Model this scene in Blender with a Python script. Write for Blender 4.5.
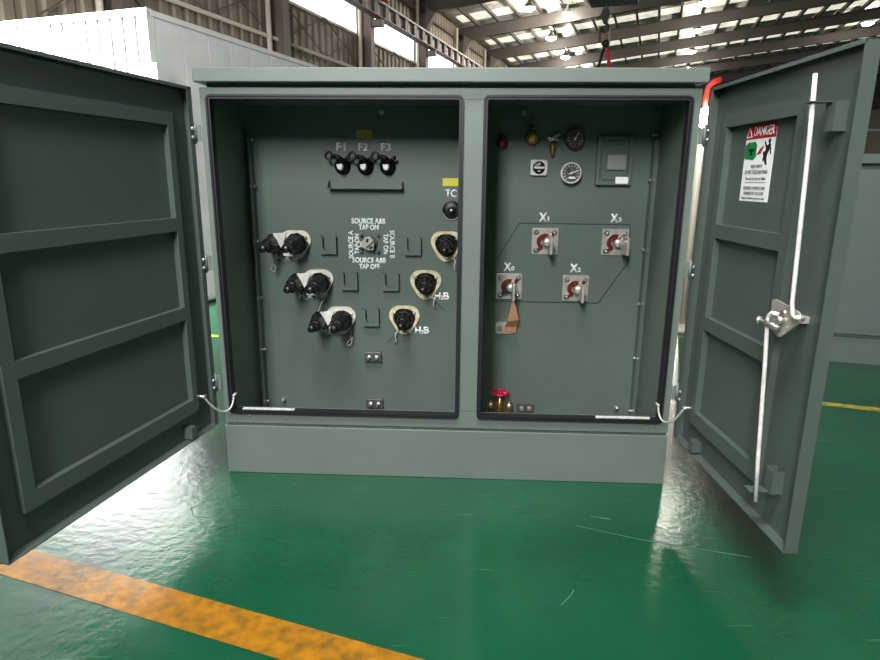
import bpy, bmesh, math, random
from math import sin, cos, pi, radians, atan2
from mathutils import Vector, Matrix
random.seed(7)
S = bpy.context.scene
for o in list(bpy.data.objects): bpy.data.objects.remove(o)
COL = S.collection

# ------------------------------------------------------------------ camera
CAM = Vector((1.0927, -2.5926, 1.3435))
RT = Vector((0.99896, 0.04480, 0.00821)); UP = Vector((-0.01868, 0.23866, 0.97092)); FW = Vector((-0.04154, 0.97007, -0.23925))
cd = bpy.data.cameras.new('camera'); cam = bpy.data.objects.new('camera', cd); COL.objects.link(cam)
cd.sensor_width = 36; cd.lens = 614.2 / 880 * 36; cd.clip_end = 400; cd.clip_start = .05
m = Matrix.Identity(4)
for i in range(3):
    m[i][0] = RT[i]; m[i][1] = UP[i]; m[i][2] = -FW[i]; m[i][3] = CAM[i]
cam.matrix_world = m
S.camera = cam
# hall frame: D runs along the hall, V across it
PHI = radians(16.364)
D = Vector((sin(PHI), cos(PHI), 0)); V = Vector((cos(PHI), -sin(PHI), 0)); O = Vector((CAM.x, CAM.y, 0))
def H(t, v, z): return O + D * t + V * v + Vector((0, 0, z))

# ------------------------------------------------------------------ world, lights, exposure
W = bpy.data.worlds.new('world'); S.world = W; W.use_nodes = True
W.node_tree.nodes['Background'].inputs[0].default_value = (.80, .86, .88, 1)
W.node_tree.nodes['Background'].inputs[1].default_value = .10
def area(name, loc, target, sx, sy, power, col=(1, 1, 1), spread=180):
    l = bpy.data.lights.new(name, 'AREA'); l.shape = 'RECTANGLE'; l.size = sx; l.size_y = sy; l.energy = power; l.color = col; l.spread = radians(spread)
    o = bpy.data.objects.new(name, l); COL.objects.link(o); o.location = loc
    o.rotation_euler = (Vector(target) - Vector(loc)).to_track_quat('-Z', 'Y').to_euler(); return o
area('bay_lamp_light', (.0, -5.6, 4.0), (1.0, 0.3, .9), .9, 2.2, 415, (1, 1, .99))
area('container_fill_light', (-4.5, .4, 3.7), H(5, -6.6, 1.3), 2.0, 2.0, 1250, (1, 1, 1), 95)  # added fill: whitens the container front and its glare in the floor
area('overhead_fill_light', (.3, -2.9, 7.6), (.95, -.4, .8), 2.6, 1.6, 620, (1, 1, .98))  # added broad fill: brightens front frame, lid and floor, not the panel
S.view_settings.view_transform = 'Standard'; S.view_settings.look = 'None'
S.view_settings.gamma = 1; S.view_settings.use_curve_mapping = False
S.view_settings.exposure = 0.0

# ------------------------------------------------------------------ materials
def lin(c): return tuple(((x / 255 / 12.92) if x / 255 <= .04045 else ((x / 255 + .055) / 1.055) ** 2.4) for x in c) + (1,)
def mat(name, rgb, rough=.5, metal=0., noise=0., nscale=8., bump=0., bscale=60., emit=0., spec=.5, ior=None, rgb2=None, coat=0.):
    M = bpy.data.materials.new(name); M.use_nodes = True; nt = M.node_tree; n = nt.nodes; b = n['Principled BSDF']
    c = lin(rgb); b.inputs['Base Color'].default_value = c
    b.inputs['Roughness'].default_value = rough; b.inputs['Metallic'].default_value = metal
    b.inputs['Specular IOR Level'].default_value = spec
    if ior: b.inputs['IOR'].default_value = ior
    b.inputs['Coat Weight'].default_value = coat
    if emit: b.inputs['Emission Color'].default_value = c; b.inputs['Emission Strength'].default_value = emit
    tc = n.new('ShaderNodeTexCoord')
    if noise or rgb2:
        t = n.new('ShaderNodeTexNoise'); t.inputs['Scale'].default_value = nscale; t.inputs['Detail'].default_value = 6
        nt.links.new(tc.outputs['Object'], t.inputs['Vector'])
        mx = n.new('ShaderNodeMix'); mx.data_type = 'RGBA'
        c2 = lin(rgb2) if rgb2 else tuple(x * (1 - noise) for x in c[:3]) + (1,)
        mx.inputs[6].default_value = c; mx.inputs[7].default_value = c2
        r = n.new('ShaderNodeValToRGB'); r.color_ramp.elements[0].position = .35; r.color_ramp.elements[1].position = .68
        nt.links.new(t.outputs['Fac'], r.inputs[0]); nt.links.new(r.outputs[0], mx.inputs[0]); nt.links.new(mx.outputs[2], b.inputs['Base Color'])
        if emit: nt.links.new(mx.outputs[2], b.inputs['Emission Color'])
    if bump:
        t2 = n.new('ShaderNodeTexNoise'); t2.inputs['Scale'].default_value = bscale; t2.inputs['Detail'].default_value = 3
        nt.links.new(tc.outputs['Object'], t2.inputs['Vector'])
        bp = n.new('ShaderNodeBump'); bp.inputs['Strength'].default_value = bump; bp.inputs['Distance'].default_value = .01
        nt.links.new(t2.outputs['Fac'], bp.inputs['Height']); nt.links.new(bp.outputs['Normal'], b.inputs['Normal'])
    return M
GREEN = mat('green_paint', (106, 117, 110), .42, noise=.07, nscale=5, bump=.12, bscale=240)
GREEN_IN = mat('green_paint_shaded_panel', (92, 105, 98), .42, noise=.10, nscale=3, bump=.06, bscale=120)  # same green paint, darkened to carry the shade inside the compartments
GREEN_DOOR = mat('green_paint_shaded_door', (80, 91, 84), .36, noise=.08, nscale=3, bump=.15, bscale=300)  # cabinet paint again, its colour lowered for shade on the door leaves
GREEN_FAR = mat('green_paint_far', (98, 108, 103), .5, noise=.05)
RUBBER = mat('black_rubber', (22, 22, 28), .5)
BLACK = mat('black_epoxy', (11, 11, 13), .36)
CREAMW = mat('pale_ring', (226, 222, 206), .4, noise=.15, nscale=30)
CREAM = mat('cream_ring', (226, 220, 190), .4, nscale=30, rgb2=(190, 178, 126))
WHITEM = mat('white_plate', (222, 222, 216), .35, noise=.25, nscale=40)
LETTER = mat('white_lettering', (235, 238, 236), .5)
STEEL = mat('brushed_steel', (196, 192, 186), .28, metal=.85, noise=.25, nscale=25)
ZINC = mat('zinc_bolt', (205, 205, 200), .3, metal=.8)
SILVER = mat('tinned_copper', (214, 208, 200), .32, metal=.55, noise=.2, nscale=30)
DARKRED = mat('dark_red_insulator', (96, 26, 24), .35)
REDKNOB = mat('red_handwheel', (170, 20, 62), .3)
BRASS = mat('brass', (196, 150, 84), .3, metal=.85, noise=.3, nscale=40)
COPPER = mat('copper_strap', (238, 178, 140), .35, metal=.35)
DARKBR = mat('bronze_rim', (92, 76, 60), .3, metal=.8)
DIAL = mat('dial_face', (52, 52, 50), .3, noise=.3, nscale=60, rgb2=(110, 108, 104))
YELLOW = mat('yellow_tag', (214, 208, 48), .5)
KRAFT = mat('tan_tag', (176, 160, 84), .6)
LINE = mat('worn_yellow_paint', (176, 118, 22), .22, ior=1.66, nscale=22, rgb2=(120, 86, 26), bump=.1, bscale=40)
LINEF = mat('thin_yellow_paint', (196, 168, 46), .35, nscale=22, rgb2=(70, 110, 50))
STRED = mat('sign_red', (190, 22, 44), .45)
STWHITE = mat('sign_white', (250, 251, 250), .45)
STBLACK = mat('sign_black', (20, 20, 22), .5)
STGREEN = mat('sign_green', (30, 128, 70), .5)
WIRE = mat('pale_wire', (205, 198, 188), .4, metal=.3)
BEIGEWALL = mat('beige_sheet', (150, 138, 120), .6, noise=.2, nscale=.4, rgb2=(122, 110, 94))
STRUT = mat('grey_brown_steel', (106, 96, 88), .6, noise=.15, nscale=1)
PIPE = mat('white_pipe', (205, 196, 180), .5)
RAFT = mat('rafter_steel', (68, 62, 57), .65, noise=.15, nscale=1)
PURL = mat('purlin_steel', (70, 64, 58), .6)
FOIL = mat('foil_insulation', (226, 220, 210), .55, nscale=2.2, rgb2=(150, 144, 134), bump=.9, bscale=5)
GIRD = mat('girder_steel', (96, 84, 80), .6)
GIRDLT = mat('girder_web_lit', (225, 214, 208), .6)  # web colour raised to stand in for light falling on the girder
CONTW = mat("white_container_paint", (214, 216, 212), .5, noise=.06, nscale=2)
CONTG = mat('grey_container_side', (226, 224, 222), .5, noise=.12, nscale=3)
CRANER = mat('crane_red', (196, 50, 34), .45)
CRANEG = mat('crane_dark', (22, 30, 26), .5)
CRANEG2 = mat('crane_green', (20, 88, 58), .5)
SLR = mat('red_sling', (200, 36, 50), .7)
SLB = mat('black_sling', (24, 22, 24), .7)
LAMP = mat('lamp_glow', (255, 250, 236), .5, emit=60)
LAMPH = mat('lamp_housing', (170, 168, 160), .4)
DAYL = mat('daylight_pane', (252, 253, 255), .5, emit=2.6)
ROOFSTRIP = mat('emissive_roof_strip', (255, 250, 236), .6, emit=.95, nscale=3, rgb2=(205, 196, 176))
ENDD = mat('added_doorway_glow', (244, 250, 248), .5, emit=1.8)
def floor_mat():
    M = bpy.data.materials.new('green_epoxy_floor'); M.use_nodes = True; nt = M.node_tree; n = nt.nodes; b = n['Principled BSDF']; L = nt.links
    tc = n.new('ShaderNodeTexCoord')
    t = n.new('ShaderNodeTexNoise'); t.inputs['Scale'].default_value = 1.1; t.inputs['Detail'].default_value = 8; t.inputs['Roughness'].default_value = .6
    L.new(tc.outputs['Object'], t.inputs['Vector'])
    r = n.new('ShaderNodeValToRGB'); e = r.color_ramp.elements
    e[0].position = .30; e[0].color = lin((9, 66, 43)); e[1].position = .72; e[1].color = lin((20, 86, 58))
    L.new(t.outputs['Fac'], r.inputs[0])
    # scuffs: thin stretched streaks of paler wear
    mp = n.new('ShaderNodeMapping'); mp.inputs['Scale'].default_value = (1.5, 16, 1); mp.inputs['Rotation'].default_value = (0, 0, .5)
    L.new(tc.outputs['Object'], mp.inputs['Vector'])
    t3 = n.new('ShaderNodeTexNoise'); t3.inputs['Scale'].default_value = 3.2; t3.inputs['Detail'].default_value = 6; L.new(mp.outputs[0], t3.inputs['Vector'])
    r3 = n.new('ShaderNodeValToRGB'); r3.color_ramp.elements[0].position = .66; r3.color_ramp.elements[1].position = .95; L.new(t3.outputs['Fac'], r3.inputs[0])
    mx = n.new('ShaderNodeMix'); mx.data_type = 'RGBA'; mx.inputs[7].default_value = lin((96, 146, 124))
    L.new(r3.outputs[0], mx.inputs[0]); L.new(r.outputs[0], mx.inputs[6])
    L.new(mx.outputs[2], b.inputs['Base Color'])
    t2 = n.new('ShaderNodeTexNoise'); t2.inputs['Scale'].default_value = 4; t2.inputs['Detail'].default_value = 8; L.new(tc.outputs['Object'], t2.inputs['Vector'])
    mr = n.new('ShaderNodeMapRange'); mr.inputs[3].default_value = .13; mr.inputs[4].default_value = .30; L.new(t2.outputs['Fac'], mr.inputs[0]); L.new(mr.outputs[0], b.inputs['Roughness'])
    b.inputs['IOR'].default_value = 1.66
    t4 = n.new('ShaderNodeTexNoise'); t4.inputs['Scale'].default_value = 26; t4.inputs['Detail'].default_value = 5; L.new(tc.outputs['Object'], t4.inputs['Vector'])
    bp = n.new('ShaderNodeBump'); bp.inputs['Strength'].default_value = .16; bp.inputs['Distance'].default_value = .01
    L.new(t4.outputs['Fac'], bp.inputs['Height']); L.new(bp.outputs['Normal'], b.inputs['Normal'])
    return M
FLOOR = floor_mat()

# ------------------------------------------------------------------ mesh helpers
class MB:
    def __init__(s, X=None): s.bm = bmesh.new(); s.X = X; s.mats = []; s.cur = 0
    def use(s, m):
        if m not in s.mats: s.mats.append(m)
        s.cur = s.mats.index(m); return s
    def add(s, vs, fs, smooth=False):
        f_ = s.X or (lambda p: p)
        v = [s.bm.verts.new(f_(Vector(p))) for p in vs]
        for f in fs:
            try:
                g = s.bm.faces.new([v[i] for i in f]); g.smooth = smooth; g.material_index = s.cur
            except ValueError: pass
        return s
    def box(s, x0, x1, y0, y1, z0, z1):
        vs = [(x, y, z) for x in (x0, x1) for y in (y0, y1) for z in (z0, z1)]
        return s.add(vs, [(0, 1, 3, 2), (4, 6, 7, 5), (0, 4, 5, 1), (2, 3, 7, 6), (0, 2, 6, 4), (1, 5, 7, 3)])
    def prism(s, poly, a, b, plane='xz'):
        # poly in a plane, extruded along the third axis from a to b
        def P(u, w, k): return {'xz': (u, k, w), 'xy': (u, w, k), 'yz': (k, u, w)}[plane]
        n = len(poly); vs = [P(u, w, a) for u, w in poly] + [P(u, w, b) for u, w in poly]
        return s.add(vs, [tuple(range(n)), tuple(range(2 * n - 1, n - 1, -1))] + [(i, (i + 1) % n, n + (i + 1) % n, n + i) for i in range(n)])
    def ring(s, outer, inner, a, b, smooth=False):
        n = len(outer); vs = [(u, a, w) for u, w in outer] + [(u, a, w) for u, w in inner] + [(u, b, w) for u, w in outer] + [(u, b, w) for u, w in inner]
        fs = []
        for i in range(n):
            j = (i + 1) % n
            fs += [(i, j, n + j, n + i), (2 * n + i, 3 * n + i, 3 * n + j, 2 * n + j), (i, 2 * n + i, 2 * n + j, j), (n + i, n + j, 3 * n + j, 3 * n + i)]
        return s.add(vs, fs, smooth)
    def lathe(s, c, axis, prof, n=20, smooth=True):
        c = Vector(c); ax = Vector(axis).normalized(); a = ax.orthogonal().normalized(); b = ax.cross(a)
        vs = []; 
        for r, h in prof:
            for i in range(n):
                t = 2 * pi * i / n; vs.append(c + ax * h + (a * cos(t) + b * sin(t)) * max(r, 1e-5))
        fs = [(k * n + i, k * n + (i + 1) % n, (k + 1) * n + (i + 1) % n, (k + 1) * n + i) for k in range(len(prof) - 1) for i in range(n)]
        fs += [tuple(range(n)), tuple(range(len(prof) * n - 1, (len(prof) - 1) * n - 1, -1))]
        return s.add(vs, fs, smooth)
    def cyl(s, p, q, r, n=12):
        p, q = Vector(p), Vector(q); return s.lathe(p, q - p, [(r, 0), (r, (q - p).length)], n, False if n < 8 else True)
    def tube(s, pts, r, n=8):
        pts = [Vector(p) for p in pts]; vs = []; prev = None
        for i, p in enumerate(pts):
            d = (pts[min(i + 1, len(pts) - 1)] - pts[max(i - 1, 0)]).normalized()
            a = d.orthogonal().normalized() if prev is None else (prev - d * prev.dot(d)).normalized()
            prev = a; b = d.cross(a)
            vs += [p + (a * cos(2 * pi * k / n) + b * sin(2 * pi * k / n)) * r for k in range(n)]
        fs = [(k * n + i, k * n + (i + 1) % n, (k + 1) * n + (i + 1) % n, (k + 1) * n + i) for k in range(len(pts) - 1) for i in range(n)]
        fs += [tuple(range(n)), tuple(range(len(pts) * n - 1, (len(pts) - 1) * n - 1, -1))]
        return s.add(vs, fs, True)
    def bar(s, p, q, w, h):
        # rectangular bar between two points, w wide sideways, h high
        p, q = Vector(p), Vector(q); d = (q - p).normalized(); side = d.cross(Vector((0, 0, 1)))
        if side.length < 1e-4: side = Vector((1, 0, 0))
        side.normalize(); up = side.cross(d); vs = []
        for e in (p, q):
            for i, j in ((-1, -1), (1, -1), (1, 1), (-1, 1)): vs.append(e + side * i * w / 2 + up * j * h / 2)
        return s.add(vs, [(0, 1, 2, 3), (7, 6, 5, 4), (0, 4, 5, 1), (1, 5, 6, 2), (2, 6, 7, 3), (3, 7, 4, 0)])
    def build(s, name, m=None, parent=None, bevel=0.):
        bmesh.ops.recalc_face_normals(s.bm, faces=s.bm.faces)
        me = bpy.data.meshes.new(name); 
        off = ORG.get(parent.name, Vector()) if parent is not None else Vector()
        if off.length: bmesh.ops.translate(s.bm, verts=s.bm.verts, vec=-off)
        s.bm.to_mesh(me); s.bm.free()
        for x in (s.mats or [m]): me.materials.append(x)
        o = bpy.data.objects.new(name, me); COL.objects.link(o)
        if parent is not None: o.parent = parent; ORG[o.name] = off
        if bevel:
            md = o.modifiers.new('bevel', 'BEVEL'); md.width = bevel; md.segments = 2; md.limit_method = 'ANGLE'; md.angle_limit = radians(50)
        return o
ORG = {}
def empty(name, loc, label, cat, group=None):
    o = bpy.data.objects.new(name, None); COL.objects.link(o); o.location = loc; ORG[o.name] = Vector(loc)
    tag(o, label, cat, group); return o
def tag(o, label=None, cat=None, group=None):
    if label: o['label'] = label
    if cat: o['category'] = cat
    if group: o['group'] = group
    return o
def struct(o): o['kind'] = 'structure'; return o
def rrect(x0, x1, z0, z1, r, k=4):
    pts = []
    for cx, cz, a0 in ((x1 - r, z1 - r, 0), (x0 + r, z1 - r, 90), (x0 + r, z0 + r, 180), (x1 - r, z0 + r, 270)):
        for i in range(k + 1):
            a = radians(a0 + 90 * i / k); pts.append((cx + r * cos(a), cz + r * sin(a)))
    return pts
def text(body, name, parent, m, width=None, height=None, place=None, bold=.012, depth=.0008, thick=0.):
    """lettering as a mesh: centred, local x right, local y up, laid by place(u, v, k)"""
    cu = bpy.data.curves.new('t', 'FONT'); cu.body = body; cu.align_x = 'CENTER'; cu.align_y = 'CENTER'; cu.offset = bold; cu.resolution_u = 3; cu.space_line = .95
    o = bpy.data.objects.new('t', cu); COL.objects.link(o); bpy.context.view_layer.update()
    me = bpy.data.meshes.new_from_object(o.evaluated_get(bpy.context.evaluated_depsgraph_get()))
    bpy.data.objects.remove(o)
    xs = [v.co.x for v in me.vertices]; ys = [v.co.y for v in me.vertices]
    w, h = max(xs) - min(xs), max(ys) - min(ys); cx, cy = (max(xs) + min(xs)) / 2, (max(ys) + min(ys)) / 2
    sx = width / w if width else None; sy = height / h if height else None
    sx = sx or sy; sy = sy or sx
    bm = bmesh.new(); bm.from_mesh(me)
    r = bmesh.ops.extrude_face_region(bm, geom=list(bm.faces))
    for v in bm.verts: v.co = Vector(((v.co.x - cx) * sx, (v.co.y - cy) * sy, 0))
    for g in r['geom']:
        if isinstance(g, bmesh.types.BMVert): g.co.z = depth
    if thick:      # heavier strokes: the same outline laid again a hair to each side
        src = list(bm.faces)
        for q_, (dx, dy) in enumerate(((thick, 0), (-thick, 0), (0, thick), (0, -thick))):
            d_ = bmesh.ops.duplicate(bm, geom=src)
            for g in d_['geom']:
                if isinstance(g, bmesh.types.BMVert): g.co.x += dx; g.co.y += dy; g.co.z += .00035 * (q_ + 1) if g.co.z > depth / 2 else 0
    off = ORG.get(parent.name, Vector())
    for v in bm.verts: v.co = Vector(place(v.co.x, v.co.y, v.co.z)) - off
    bmesh.ops.recalc_face_normals(bm, faces=bm.faces)
    bm.to_mesh(me); bm.free(); me.name = name; me.materials.clear(); me.materials.append(m)
    q = bpy.data.objects.new(name, me); COL.objects.link(q); q.parent = parent; ORG[q.name] = off
    return q

# ------------------------------------------------------------------ the hall
VL = -10.83
def X_hall(p): return H(p.x, p.y, p.z)          # x = along hall, y = across, z = up
T0, T1 = -14., 100.
VR, VRIDGE = 41., 16.
def roofz(v): return 9.27 + .1 * (min(v, VRIDGE) - VL) - .1 * max(0, v - VRIDGE)
b = MB(X_hall); b.box(T0, T1, VL - .2, VR, -.15, 0); struct(b.build('floor', FLOOR))
# left wall: corrugated sheet below and above a band of windows
def corr(t0, t1, v, z0, z1, name, m, pitch=.42, dep=.045, sgn=1):
    b = MB(X_hall); n = int((t1 - t0) / pitch); vs = []; fs = []
    prof = [(0, 0), (.3, 0), (.42, dep), (.88, dep)]
    for i in range(n):
        for u, d in prof: vs += [(t0 + (i + u) * pitch, v + sgn * d, z0), (t0 + (i + u) * pitch, v + sgn * d, z1)]
    for i in range(len(vs) // 2 - 1): fs.append((2 * i, 2 * i + 2, 2 * i + 3, 2 * i + 1))
    b.add(vs, fs); b.box(t0, t1, v - sgn * .12, v - sgn * .02, z0, z1)
    return struct(b.build(name, m))
corr(T0, T1, VL, 0, 6.42, 'wall_left', BEIGEWALL)
corr(T0, T1, VL, 7.62, 9.5, 'wall_left_upper', BEIGEWALL)
RAF = [16.52 + 5.79 * k for k in range(-5, 14)]
for i, t in enumerate(RAF[:-1]):
    b = MB(X_hall); b.box(t + .2, t + 5.6, VL - .08, VL - .04, 6.42, 7.62); o = struct(b.build('window_%d' % (i + 1), DAYL))
n_trim = [0]
def trim(b, m=None):
    n_trim[0] += 1; return struct(b.build('trim_%d' % n_trim[0], m))
corr(T0, T1, VR, 0, 5.4, 'wall_right', BEIGEWALL, sgn=-1)
corr(T0, T1, VR, 8.4, 9.7, 'wall_right_upper', BEIGEWALL, sgn=-1)
b = MB(X_hall); b.box(T0, T1, VR + .02, VR + .06, 5.4, 8.4); struct(b.build('window_40', DAYL))
b = MB(X_hall)
for (v0, v1, z0, z1) in ((VL, -1.5, 0, 9.3), (6.2, VR, 0, 8), (-1.5, 6.2, 8, 9), ):
    b.box(T1, T1 + .2, v0, v1, z0, z1)
b.prism([(VL, 9), (VR, 8), (VR, 9.6), (VRIDGE, roofz(VRIDGE)), (VL, 9.5)], T1, T1 + .2, 'yz')
struct(b.build('wall_end', BEIGEWALL))
b = MB(X_hall); b.box(T1 - .1, T1 - .02, -1.5, 6.2, 0, 8); struct(b.build('added_bright_doorway', ENDD))  # glowing opening added so its reflection brightens the floor
# roof
b = MB(X_hall)
b.prism([(VL - .2, roofz(VL)), (VRIDGE, roofz(VRIDGE)), (VR + .2, roofz(VR)), (VR + .2, roofz(VR) + .12), (VRIDGE, roofz(VRIDGE) + .12), (VL - .2, roofz(VL) + .12)], T0, T1, 'yz')
struct(b.build('ceiling', FOIL))
# emissive strips just under the roof sheet in every bay
for i, t in enumerate(RAF[4:-1]):
    b = MB(X_hall)
    b.prism([(VL + .5, roofz(VL + .5) - .03), (VRIDGE, roofz(VRIDGE) - .03), (VRIDGE, roofz(VRIDGE) - .005), (VL + .5, roofz(VL + .5) - .005)], t + 4.3, t + 5.45, 'yz')
    struct(b.build('window_%d' % (i + 50), ROOFSTRIP))
# purlins
v = VL + 1.2
while v < VR - .5:
    b = MB(X_hall); z = roofz(v); b.box(T0, T1, v - .035, v + .035, z - .24, z - .032); b.box(T0, T1, v - .035, v + .10, z - .245, z - .23); trim(b, PURL); v += 1.12
# frames
for k, t in enumerate(RAF):
    b = MB(X_hall); vb = VL + .15       # rafter: I-section, web + flanges, haunch
    for (a0, a1, hgt) in ((VL + .1, VRIDGE, .56), (VRIDGE, VR, .56)):
        z0, z1 = roofz(a0) - .25, roofz(a1) - .25
        b.prism([(a0, z0), (a1, z1), (a1, z1 - hgt), (a0, z0 - hgt)], t - .02, t + .02, 'yz')
        b.prism([(a0, z0), (a1, z1), (a1, z1 - .03), (a0, z0 - .03)], t - .12, t + .12, 'yz')
        b.prism([(a0, z0 - hgt), (a1, z1 - hgt), (a1, z1 - hgt - .03), (a0, z0 - hgt - .03)], t - .12, t + .12, 'yz')
    z0 = roofz(VL) - .25
    trim(b, RAFT)
    b = MB(X_hall)                      # column with a wide haunch under the rafter
    b.box(t - .16, t + .16, VL + .08, VL + .11, 0, z0); b.box(t - .16, t + .16, VL + .50, VL + .53, 0, z0 - .75)
    b.box(t - .02, t + .02, VL + .1, VL + .5, 0, z0 - .2)
    b.prism([(VL + .5, z0 - 1.3), (VL + .95, z0 - .55), (VL + .5, z0 - .3)], t - .14, t + .14, 'yz')
    b.box(t - .12, t + .12, VL + .5, VL + .96, 6.70, 6.93)
    trim(b, STRUT)
    if k >= 4:
        b = MB(X_hall); b.cyl((t - .42, VL + .22, 0), (t - .42, VL + .22, 9.0), .075, 10); trim(b, PIPE)
# wall pipe, girts and bracing
b = MB(X_hall); b.cyl((T0, VL + .2, 5.18), (T1, VL + .2, 5.18), .055, 8)
trim(b, PIPE)
b = MB(X_hall); b.box(T0, T1, VL + .05, VL + .14, 6.34, 6.42); trim(b, PIPE)
b = MB(X_hall); b.box(T0, T1, VL + .07, VL + .15, 8.55, 8.65); trim(b, STRUT)
for t in RAF[3:-1]:
    b = MB(X_hall)
    b.cyl((t + .2, VL + .15, 5.2), (t + 2.9, VL + .15, 6.4), .018, 6); b.cyl((t + 2.9, VL + .15, 5.2), (t + .2, VL + .15, 6.4), .018, 6)
    b.cyl((t + 2.9, VL + .16, 5.2), (t + 5.6, VL + .16, 6.4), .018, 6); b.cyl((t + 5.6, VL + .16, 5.2), (t + 2.9, VL + .16, 6.4), .018, 6)
    b.cyl((t + .2, VL + .15, 1.4), (t + 5.6, VL + .15, 5.2), .018, 6); b.cyl((t + 5.6, VL + .16, 1.4), (t + .2, VL + .16, 5.2), .018, 6)
    trim(b, STRUT)
# crane runway girder with stiffeners
b = MB(X_hall); b.use(GIRDLT); b.box(T0, T1, VL + .84, VL + .86, 6.98, 7.40)
b.use(GIRD); b.box(T0, T1, VL + .70, VL + 1.0, 6.94, 6.98); b.box(T0, T1, VL + .70, VL + 1.0, 7.40, 7.44)
t = T0
while t < 75: b.box(t, t + .32, VL + .86, VL + .98, 6.98, 7.40); t += .96
b.use(PIPE); b.box(T0, T1, VL + .80, VL + .90, 7.44, 7.54)
trim(b)
# floor lines
def strip(pts, w, m, z=.0015):
    b = MB(); vs = []
    for i, p in enumerate(pts):
        p = Vector(p); d = (Vector(pts[min(i + 1, len(pts) - 1)]) - Vector(pts[max(i - 1, 0)])).normalized(); s_ = Vector((-d.y, d.x, 0))
        vs += [p + s_ * w / 2 + Vector((0, 0, z)), p - s_ * w / 2 + Vector((0, 0, z))]
    vs += [Vector((q.x, q.y, 0)) for q in vs]; n = len(pts) * 2
    fs = [(2 * i, 2 * i + 2, 2 * i + 3, 2 * i + 1) for i in range(len(pts) - 1)] + [(n + 2 * i, n + 2 * i + 1, n + 2 * i + 3, n + 2 * i + 2) for i in range(len(pts) - 1)]
    b.add(vs, fs); return b
dl = Vector((.910, -.279, 0)).normalized(); cl = Vector((-.028, -.870, 0))
trim(strip([cl - dl * 4, cl - dl * 2, cl, cl + dl * 2.5], .142, LINE), LINE)
trim(strip([(2.6, 1.335, 0), (4.2, .86, 0), (7, .04, 0)], .075, LINEF), LINEF)
trim(strip([(-4, 3.35, 0), (-1.073, 2.485, 0), (1, 1.9, 0)], .08, LINEF), LINEF)
# faint hexagonal anti-slip outlines pressed into the coating
HEXM = mat('pressed_coating', (24, 84, 58), .26, ior=1.66)
b = MB(); R_ = .078
for i in range(-4, 5):
    for j in range(-2, 3):
        cx = .16 + i * R_ * 1.55; cy = -.26 + j * R_ * 1.8 + (R_ * .9 if i % 2 else 0)
        if ((cx - .24) / .30) ** 2 + ((cy + .27) / .12) ** 2 > 1: continue
        pts = [(cx + R_ * cos(radians(60 * k)), cy + R_ * .98 * sin(radians(60 * k))) for k in range(6)]
        inn = [(cx + (x - cx) * .93, cy + (y - cy) * .93) for x, y in pts]
        b.add([(x, y, .0006) for x, y in pts] + [(x, y, .0006) for x, y in inn], [(k, (k + 1) % 6, 6 + (k + 1) % 6, 6 + k) for k in range(6)])
trim(b, HEXM)
SCR = mat('scratch_in_coating', (92, 144, 122), .5, rgb2=(36, 98, 72), nscale=14)
b = strip([(1.55, -.372, 0), (1.78, -.456, 0), (2.0, -.51, 0), (2.16, -.55, 0)], .004, SCR, .0006); trim(b, SCR)
b = strip([(1.42, -.85, 0), (1.46, -.80, 0), (1.475, -.77, 0)], .003, SCR, .0006); trim(b, SCR)
b = strip([(1.62, -.30, 0), (1.70, -.315, 0)], .004, SCR, .0006); trim(b, SCR)

# high-bay lamps: two rows hanging under the roof
def lamp(t, v, z, label, group, r=.30):
    p = H(t, v, 0); o = empty('high_bay_lamp', (p.x, p.y, z), label, 'lamp', group)
    b = MB(); b.lathe((p.x, p.y, z), (0, 0, 1), [(r, .0), (r * .95, .03), (r * .55, .18), (r * .3, .26), (.07, .28), (.07, .40)], 16); b.build('reflector', LAMPH, o)
    b = MB(); b.lathe((p.x, p.y, z), (0, 0, -1), [(r * .96, .0), (r * .9, .05), (r * .6, .12), (.02, .15)], 16); b.build('glowing_lens', LAMP, o)
    pl = bpy.data.lights.new('lamp_light', 'POINT'); pl.energy = 430; pl.color = (1, .95, .86); pl.shadow_soft_size = .12
    lo = bpy.data.objects.new('lamp_light', pl); COL.objects.link(lo); lo.location = (p.x, p.y, z - .3)
    b = MB(); b.cyl((p.x, p.y, z + .4), (p.x, p.y, roofz(v) - .04), .012, 6); b.build('suspension_rod', PURL, o)
for k, (t, z) in enumerate(((31.38, 9.24), (37.98, 9.24), (43.91, 9.25), (50.0, 9.25), (56, 9.25))):
    lamp(t, -6.4, z - .05, (['bright lamp under the roof, nearest of the left row, above the gap between compartments', 'second bright lamp of the left row, at middle height under the roof', 'third lamp of the left row, just above the cabinet lid', 'far lamp of the left row hidden low behind the lid', 'farthest lamp of the left row hidden low behind the lid'][k] if k < 3 else ['fourth lamp of the left row, low behind the lid', 'farthest lamp of the left row, lowest behind the lid'][k - 3]), 'high-bay lamps of the left row')
for k, (t, z) in enumerate(((35.99, 10.0), (42.11, 10.0), (48.49, 10.0), (55.34, 10.0))):
    lamp(t, 1.5, z - .05, ['lamp cut by the top edge of the photo, above the right end of the lid', 'large bright lamp of the middle row, above the right end of the lid', 'small lamp of the middle row between the large lamp and the lid', 'tiny lamp touching the lid top at its right end'][k], 'high-bay lamps of the middle row')
lamp(33.12, -4.84, 9.25, 'fainter lamp between the left row and the hanging hook', None, .24)
lamp(47.7, 11.5, 10.9, 'bright lamp near the upper corner of the open right door', None, .36)

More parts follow.
